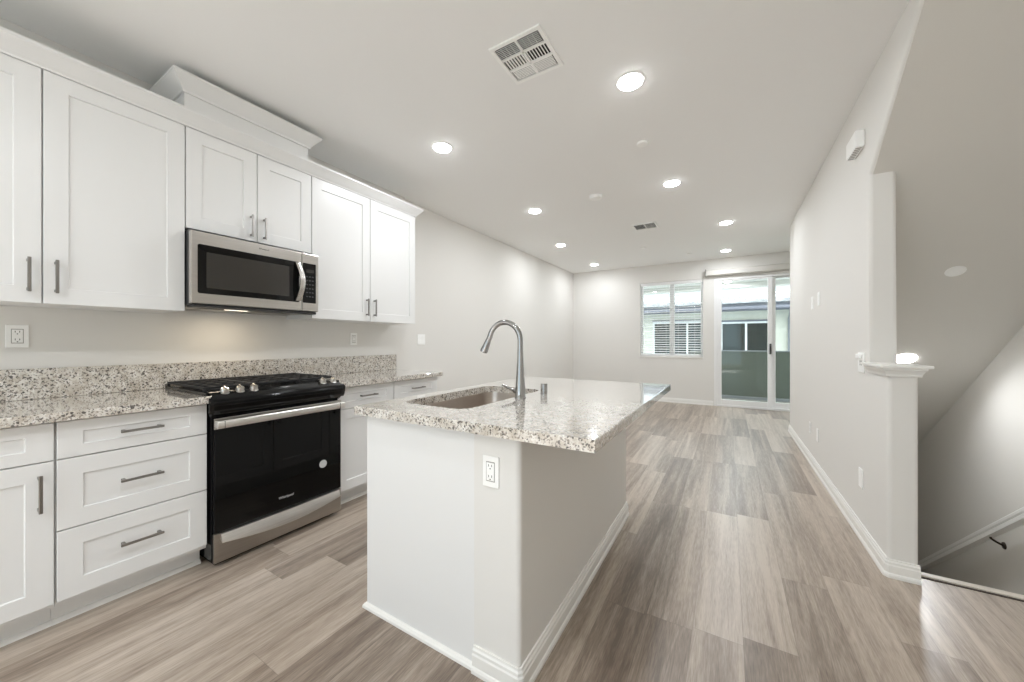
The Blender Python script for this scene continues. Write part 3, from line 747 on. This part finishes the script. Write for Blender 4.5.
# faucet
FX, FY = -0.907, 1.597
fc = thing('faucet', 'tall chrome gooseneck pull-down faucet behind the island sink', 'faucet', (FX, FY, 0.914))
MB().lathe([(0, 0.9145), (0.0285, 0.9145), (0.0285, 0.918), (0.026, 0.922), (0.0255, 0.965), (0.024, 0.975), (0.021, 1.02), (0.0165, 1.10), (0.0148, 1.15), (0, 1.15)], (FX, FY, 0), n=28).build('body', 'chrome', fc, smooth=40)
rad = 0.094; zc = 1.206
pts = [(FX, FY, 1.12), (FX, FY, zc)]
for i in range(1, 15):
    a = PI*i/14*0.93
    pts.append((FX-rad+rad*math.cos(a), FY, zc+rad*math.sin(a)))
MB().tube(pts, 0.0142, 16).build('spout', 'chrome', fc, smooth=40)
pe = Vector(pts[-1]); dd = (Vector(pts[-1])-Vector(pts[-2])).normalized()
dd = (dd+Vector((-0.16, 0, 0))).normalized()
MB().lathe([(0, -0.004), (0.0150, -0.004), (0.0152, 0.012), (0.0142, 0.016), (0.016, 0.03), (0.021, 0.083), (0.021, 0.091), (0.017, 0.093), (0, 0.093)], pe, dd, 24).build('spray_head', 'chrome', fc, smooth=40)
m = MB().lathe([(0, 0), (0.013, 0), (0.013, 0.02), (0.010, 0.024), (0, 0.024)], (FX-0.018, FY+0.004, 0.945), (-1, 0.1, 0.1), 20)
m.tube([(FX-0.035, FY+0.005, 0.947), (FX-0.065, FY+0.008, 0.955), (FX-0.115, FY+0.012, 0.972)], [0.0075, 0.0065, 0.0055], 12)
m.build('lever', 'chrome', fc, smooth=40)
o = MB().lathe([(0, 0.9145), (0.019, 0.9145), (0.019, 0.966), (0.0175, 0.969), (0, 0.969)], (-0.872, 1.80, 0), n=24).build('air_gap_cap', 'chrome', smooth=40)
tag(o, 'short chrome cylinder cap standing right of the faucet', 'cap'); origin_to(o, (-0.872, 1.80, 0.9145))

# ------------------------------------------------------------------ outlets and switches (local: face toward +x, width y, height z)
def duplex(label, loc, rotz, w=0.068, h=0.110):
    t = thing('wall_outlet', label, 'outlet', (0, 0, 0), 'white wall outlets')
    MB().box(0.0003, 0.006, -w/2, w/2, -h/2, h/2, 0.002).build('cover_plate', 'plastic', t)
    MB().box(0.0059, 0.0063, -w*0.27, w*0.27, -h*0.32, h*0.32).build('recess_line', 'shadeend', t)
    m = MB().box(0.006, 0.008, -w*0.235, w*0.235, -h*0.29, h*0.29, 0.0008); rc_ = m.build('receptacle', 'plastic', t)
    for s_ in (-1, 1):
        m = MB()
        for dy in (-0.0065, 0.0065): m.box(0.0079, 0.0083, dy-0.0012, dy+0.0012, s_*0.019-0.001, s_*0.019+0.007)
        m.lathe([(0, 0), (0.0024, 0), (0.0024, 0.0004), (0, 0.0004)], (0.0079, 0, s_*0.019-0.008), (1, 0, 0), 10)
        m.build('slots', 'slot', rc_)
    t.location = loc; t.rotation_euler = (0, 0, rotz); return t
d0_ = duplex('white duplex outlet on the wall above the left granite worktop', (XW, 0.275, 1.226), 0)
dup(d0_, (XW, 2.115, 1.223), 'white outlet on the wall under the right upper cabinet')
dup(d0_, (-0.724, IY0-0.003, 0.739), 'white duplex outlet on the end of the kitchen island', (0, 0, -PI/2))
dup(d0_, (XR, 4.62, 0.345), 'low white outlet on the stair-side wall, farthest of the low wall plates', (0, 0, PI))

def blank(name, label, loc, rotz, w, h, cat, group=None, rocker=1):
    t = thing(name, label, cat, (0, 0, 0), group)
    MB().box(0.0003, 0.006, -w/2, w/2, -h/2, h/2, 0.002).build('cover_plate', 'plastic', t)
    for k in range(rocker):
        yc = (k-(rocker-1)/2)*0.046
        MB().prism([(0.006, -h*0.29), (0.0085, -h*0.29), (0.0075, 0), (0.010, h*0.29), (0.006, h*0.29)], 'y', yc-0.0165, yc+0.0165).build('rocker', 'plastic', t)
    t.location = loc; t.rotation_euler = (0, 0, rotz); return t
blank('light_switch', 'white double rocker switch on the wall past the upper cabinets', (XW2, 3.02, 1.223), 0, 0.118, 0.118, 'switch', None, 2)
s0 = blank('light_switch', 'white wall plate on the stair-side wall, farther of the upper two', (XR, 4.52, 1.575), PI, 0.075, 0.12, 'switch', 'upper wall plates on the stair-side wall', 1)
dup(s0, (XR, 4.22, 1.585), 'white wall plate on the stair-side wall, nearer of the upper two', (0, 0, PI))
s1_ = blank('wall_plate', 'low white plate on the stair-side wall just beside the low outlet', (XR, 4.27, 0.345), PI, 0.072, 0.116, 'wall plate', 'low wall plates on the stair-side wall', 0)
dup(s1_, (XR, 3.01, 0.362), 'low white plate on the stair-side wall nearest the stair end', (0, 0, PI))
# plate beside the low wall's cap, with a sensor bump and two dark slots
t = thing('switch_plate', 'white switch plate just left of the low wall cap', 'switch', (0, 0, 0))
MB().box(0.0003, 0.006, -0.06, 0.06, -0.06, 0.06, 0.002).build('cover_plate', 'plastic', t)
MB().box(0.006, 0.022, -0.045, 0.03, 0.022, 0.052, 0.006).build('sensor', 'plastic', t)
for dy in (-0.012, 0.012): MB().box(0.006, 0.0066, dy-0.004, dy+0.004, -0.018, 0.012).build('slot', 'slot', t)
t.location = (XR, 3.0, 1.072); t.rotation_euler = (0, 0, PI)
# door chime box high on the stair-side wall
t = thing('door_chime', 'white box high on the stair-side wall with vents underneath', 'chime', (0, 0, 0))
MB().box(0.0003, 0.046, -0.10, 0.10, -0.052, 0.052, 0.008).build('housing', 'plastic', t)
for k in range(7): MB().box(0.012, 0.04, -0.085+k*0.026, -0.072+k*0.026, -0.0528, -0.0515).build('vent_slot', 'shadeend', t)
t.location = (XR, 3.035, 2.422); t.rotation_euler = (0, 0, PI)

# ------------------------------------------------------------------ handrail
hr = thing('handrail', 'white moulded handrail sloping down the stairwell wall', 'handrail', (1.69, 4.2, -0.25))
def zr_(y): return -0.012-SL*(y-3.90)
yA, yB = 2.45, 5.75
prof = [(-0.022, -0.034), (0.022, -0.034), (0.022, -0.012), (0.016, -0.004), (0.022, 0.006), (0.022, 0.022), (0.012, 0.034), (-0.012, 0.034), (-0.022, 0.022), (-0.022, 0.006), (-0.016, -0.004), (-0.022, -0.012)]
MB().rings([[(1.69+p[0], yA, zr_(yA)+p[1]*1.25) for p in prof], [(1.69+p[0], yB, zr_(yB)+p[1]*1.25) for p in prof]]).build('rail', 'trim', hr)
for yb_ in (4.19, 5.4, 2.95):
    m = MB(); zb = zr_(yb_)-0.042
    m.tube([(1.69, yb_, zb+0.004), (1.695, yb_, zb-0.010), (1.72, yb_, zb-0.028), (1.752, yb_, zb-0.045)], 0.0075, 10)
    m.lathe([(0, 0), (0.026, 0), (0.024, 0.006), (0.010, 0.010), (0, 0.010)], (1.7597, yb_, zb-0.046), (-1, 0, 0), 20)
    m.build('bracket', 'bronze', hr, smooth=40)

# ------------------------------------------------------------------ ceiling: lights, vents, cover plates
can = thing('recessed_light', 'x', 'ceiling light', (0, 0, 0), 'recessed ceiling lights')
MB().lathe([(0.066, 0.0), (0.084, 0.0), (0.085, -0.002), (0.080, -0.004), (0.069, -0.004), (0.066, -0.003)], (0, 0, 0), n=36).build('trim_ring', 'plastic', can, smooth=40)
MB().lathe([(0.0685, -0.001), (0.067, -0.009), (0.045, -0.015), (0, -0.017)], (0, 0, 0), n=36).build('lens', 'lens', can)
CANS = [((-0.50, 2.20, H), 'glowing recessed ceiling light nearest the large square air vent, on its right'),
        ((-1.95, 2.18, H), 'glowing recessed ceiling light beside the kitchen cabinets, nearest the crown moulding'),
        ((-0.475, 3.82, H), 'glowing recessed ceiling light between the near round cover and the small vent'),
        ((-1.96, 3.80, H), 'glowing recessed ceiling light second along the left-hand wall'),
        ((-2.30, 5.36, H), 'glowing recessed ceiling light third along the left-hand wall'),
        ((-2.31, 7.06, H), 'glowing recessed ceiling light in the far left corner of the living room'),
        ((-0.03, 5.45, H), 'glowing recessed ceiling light to the right of the small ceiling vent'),
        ((-0.04, 7.12, H), 'glowing recessed ceiling light in front of the sliding door shade'),
        ((-0.50, 0.35, H), None), ((-1.3, -0.8, H), None), ((-0.50, -1.6, H), None), ((-1.3, -1.9, H), None)]  # unseen lamps, added and placed to fill the room with light
def can_lamp(r, power, spread=180):
    L = bpy.data.lights.new('downlight', 'AREA'); L.shape = 'DISK'; L.size = 0.12; L.energy = power; L.color = CAN_COLOR; L.spread = math.radians(spread)
    lo = bpy.data.objects.new('downlight', L); COL.objects.link(lo); lo.parent = r; lo.location = (0, 0, -0.019)
cans = []
for i, (p, lab) in enumerate(CANS):
    lab = lab or 'added unseen recessed ceiling light behind the viewpoint'
    if i == 0: r = can; r.location = p; r['label'] = lab
    else: r = dup(can, p, lab)
    cans.append(r)
sof = dup(can, (1.278, 4.33, zsof(4.33)), 'glowing recessed light in the sloping stair ceiling just above the low wall cap', (-math.atan(SL), 0, 0))
for r in cans: can_lamp(r, CAN_POWER)
can_lamp(sof, SOFFIT_POWER, 150)

def vent(label, cx, cy, wx, wy, cells, group='ceiling air vents'):
    t = thing('ceiling_vent', label, 'vent', (cx, cy, H), group)
    b = 0.022; m = MB(); z0, z1 = H-0.010, H-0.0003
    m.box(cx-wx/2, cx+wx/2, cy-wy/2, cy-wy/2+b, z0, z1, 0.002).box(cx-wx/2, cx+wx/2, cy+wy/2-b, cy+wy/2, z0, z1, 0.002)
    m.box(cx-wx/2, cx-wx/2+b, cy-wy/2+b, cy+wy/2-b, z0, z1, 0.002).box(cx+wx/2-b, cx+wx/2, cy-wy/2+b, cy+wy/2-b, z0, z1, 0.002)
    nc = max(c[0] for c in cells)+1; nr = max(c[1] for c in cells)+1
    iw, ih = (wx-2*b), (wy-2*b); bar = 0.012
    for k in range(1, nc): m.box(cx-iw/2+iw*k/nc-bar/2, cx-iw/2+iw*k/nc+bar/2, cy-ih/2, cy+ih/2, z0+0.002, z1)
    for k in range(1, nr): m.box(cx-iw/2, cx+iw/2, cy-ih/2+ih*k/nr-bar/2, cy-ih/2+ih*k/nr+bar/2, z0+0.002, z1)
    m.build('frame', 'plastic', t)
    MB().box(cx-iw/2, cx+iw/2, cy-ih/2, cy+ih/2, H-0.0012, H-0.0004).build('duct_opening', 'slot', t)
    for (i, j, ax, tilt) in cells:
        x0 = cx-iw/2+iw*i/nc+bar/2; x1 = x0+iw/nc-bar; y0 = cy-ih/2+ih*j/nr+bar/2; y1 = y0+ih/nr-bar
        m = MB(); n = 7
        sw_ = 0.0062 if tilt in (62, -8) else 0.0082
        for k in range(n):
            bb = bmesh.new(); bmesh.ops.create_cube(bb, size=1); a = math.radians(tilt)
            for v in bb.verts:
                if ax == 'x':
                    yc = y0+(y1-y0)*(k+0.5)/n; q = v.co.y*sw_; zz = v.co.z*0.0016
                    v.co = Vector(((x0+x1)/2+v.co.x*(x1-x0), yc+q*math.cos(a)-zz*math.sin(a), H-0.0055+q*math.sin(a)+zz*math.cos(a)))
                else:
                    xc = x0+(x1-x0)*(k+0.5)/n; q = v.co.x*sw_; zz = v.co.z*0.0016
                    v.co = Vector((xc+q*math.cos(a)-zz*math.sin(a), (y0+y1)/2+v.co.y*(y1-y0), H-0.0055+q*math.sin(a)+zz*math.cos(a)))
            m._join(bb)
        if tilt == 62:
            for k in (1, 2, 3): m.box(x0+(x1-x0)*k/4-0.001, x0+(x1-x0)*k/4+0.001, y0, y1, H-0.0085, H-0.0065)
        m.build('louvers', 'plastic', t)
vent('large square white ceiling vent with six louvred panels above the island', -0.935, 1.72, 0.30, 0.30,
     [(0, 0, 'x', 62), (1, 0, 'x', 62), (0, 1, 'y', 42), (1, 1, 'y', -30), (0, 2, 'x', -8), (1, 2, 'x', -8)])
vent('small white ceiling vent with two louvred panels in the living room', -0.955, 5.05, 0.30, 0.26,
     [(0, 0, 'x', 30), (1, 0, 'x', 55)])
def cover(name, label, x, y, r, h, group):
    o = MB().lathe([(0, -0.0003), (r, -0.0003), (r, -h*0.6), (r*0.9, -h), (0, -h)], (0, 0, 0), n=28).build(name, 'plastic', smooth=35)
    o.location = (x, y, H); tag(o, label, 'ceiling cover', group); return o
gcv = 'round white ceiling covers'
cover('sprinkler_cover', 'round white ceiling cover nearest the kitchen, between two ceiling lights', -0.574, 2.93, 0.042, 0.014, gcv)
cover('smoke_detector', 'flat round white detector on the ceiling before the small vent', -1.205, 3.744, 0.065, 0.03, gcv)
cover('sprinkler_cover', 'small round white ceiling cover just beyond the small vent', -1.204, 6.19, 0.05, 0.014, gcv)
cover('sprinkler_cover', 'tiny round ceiling cover nearest the far wall window', -0.595, 7.03, 0.04, 0.014, gcv)
o = MB().lathe([(0, -0.0003), (0.048, -0.0003), (0.048, -0.005), (0.043, -0.008), (0, -0.008)], (0, 0, 0), n=28).build('sprinkler_cover', 'plastic', smooth=35)
o.location = (1.275, 3.53, zsof(3.53)); o.rotation_euler = (-math.atan(SL), 0, 0); tag(o, 'round white cover plate on the sloping stair ceiling', 'ceiling cover', gcv)
# lamp under the balcony roof
bl_ = dup(can, (-0.02, 8.95, 2.47), 'small glowing light under the balcony roof seen through the door glass')
can_lamp(bl_, 3.0)
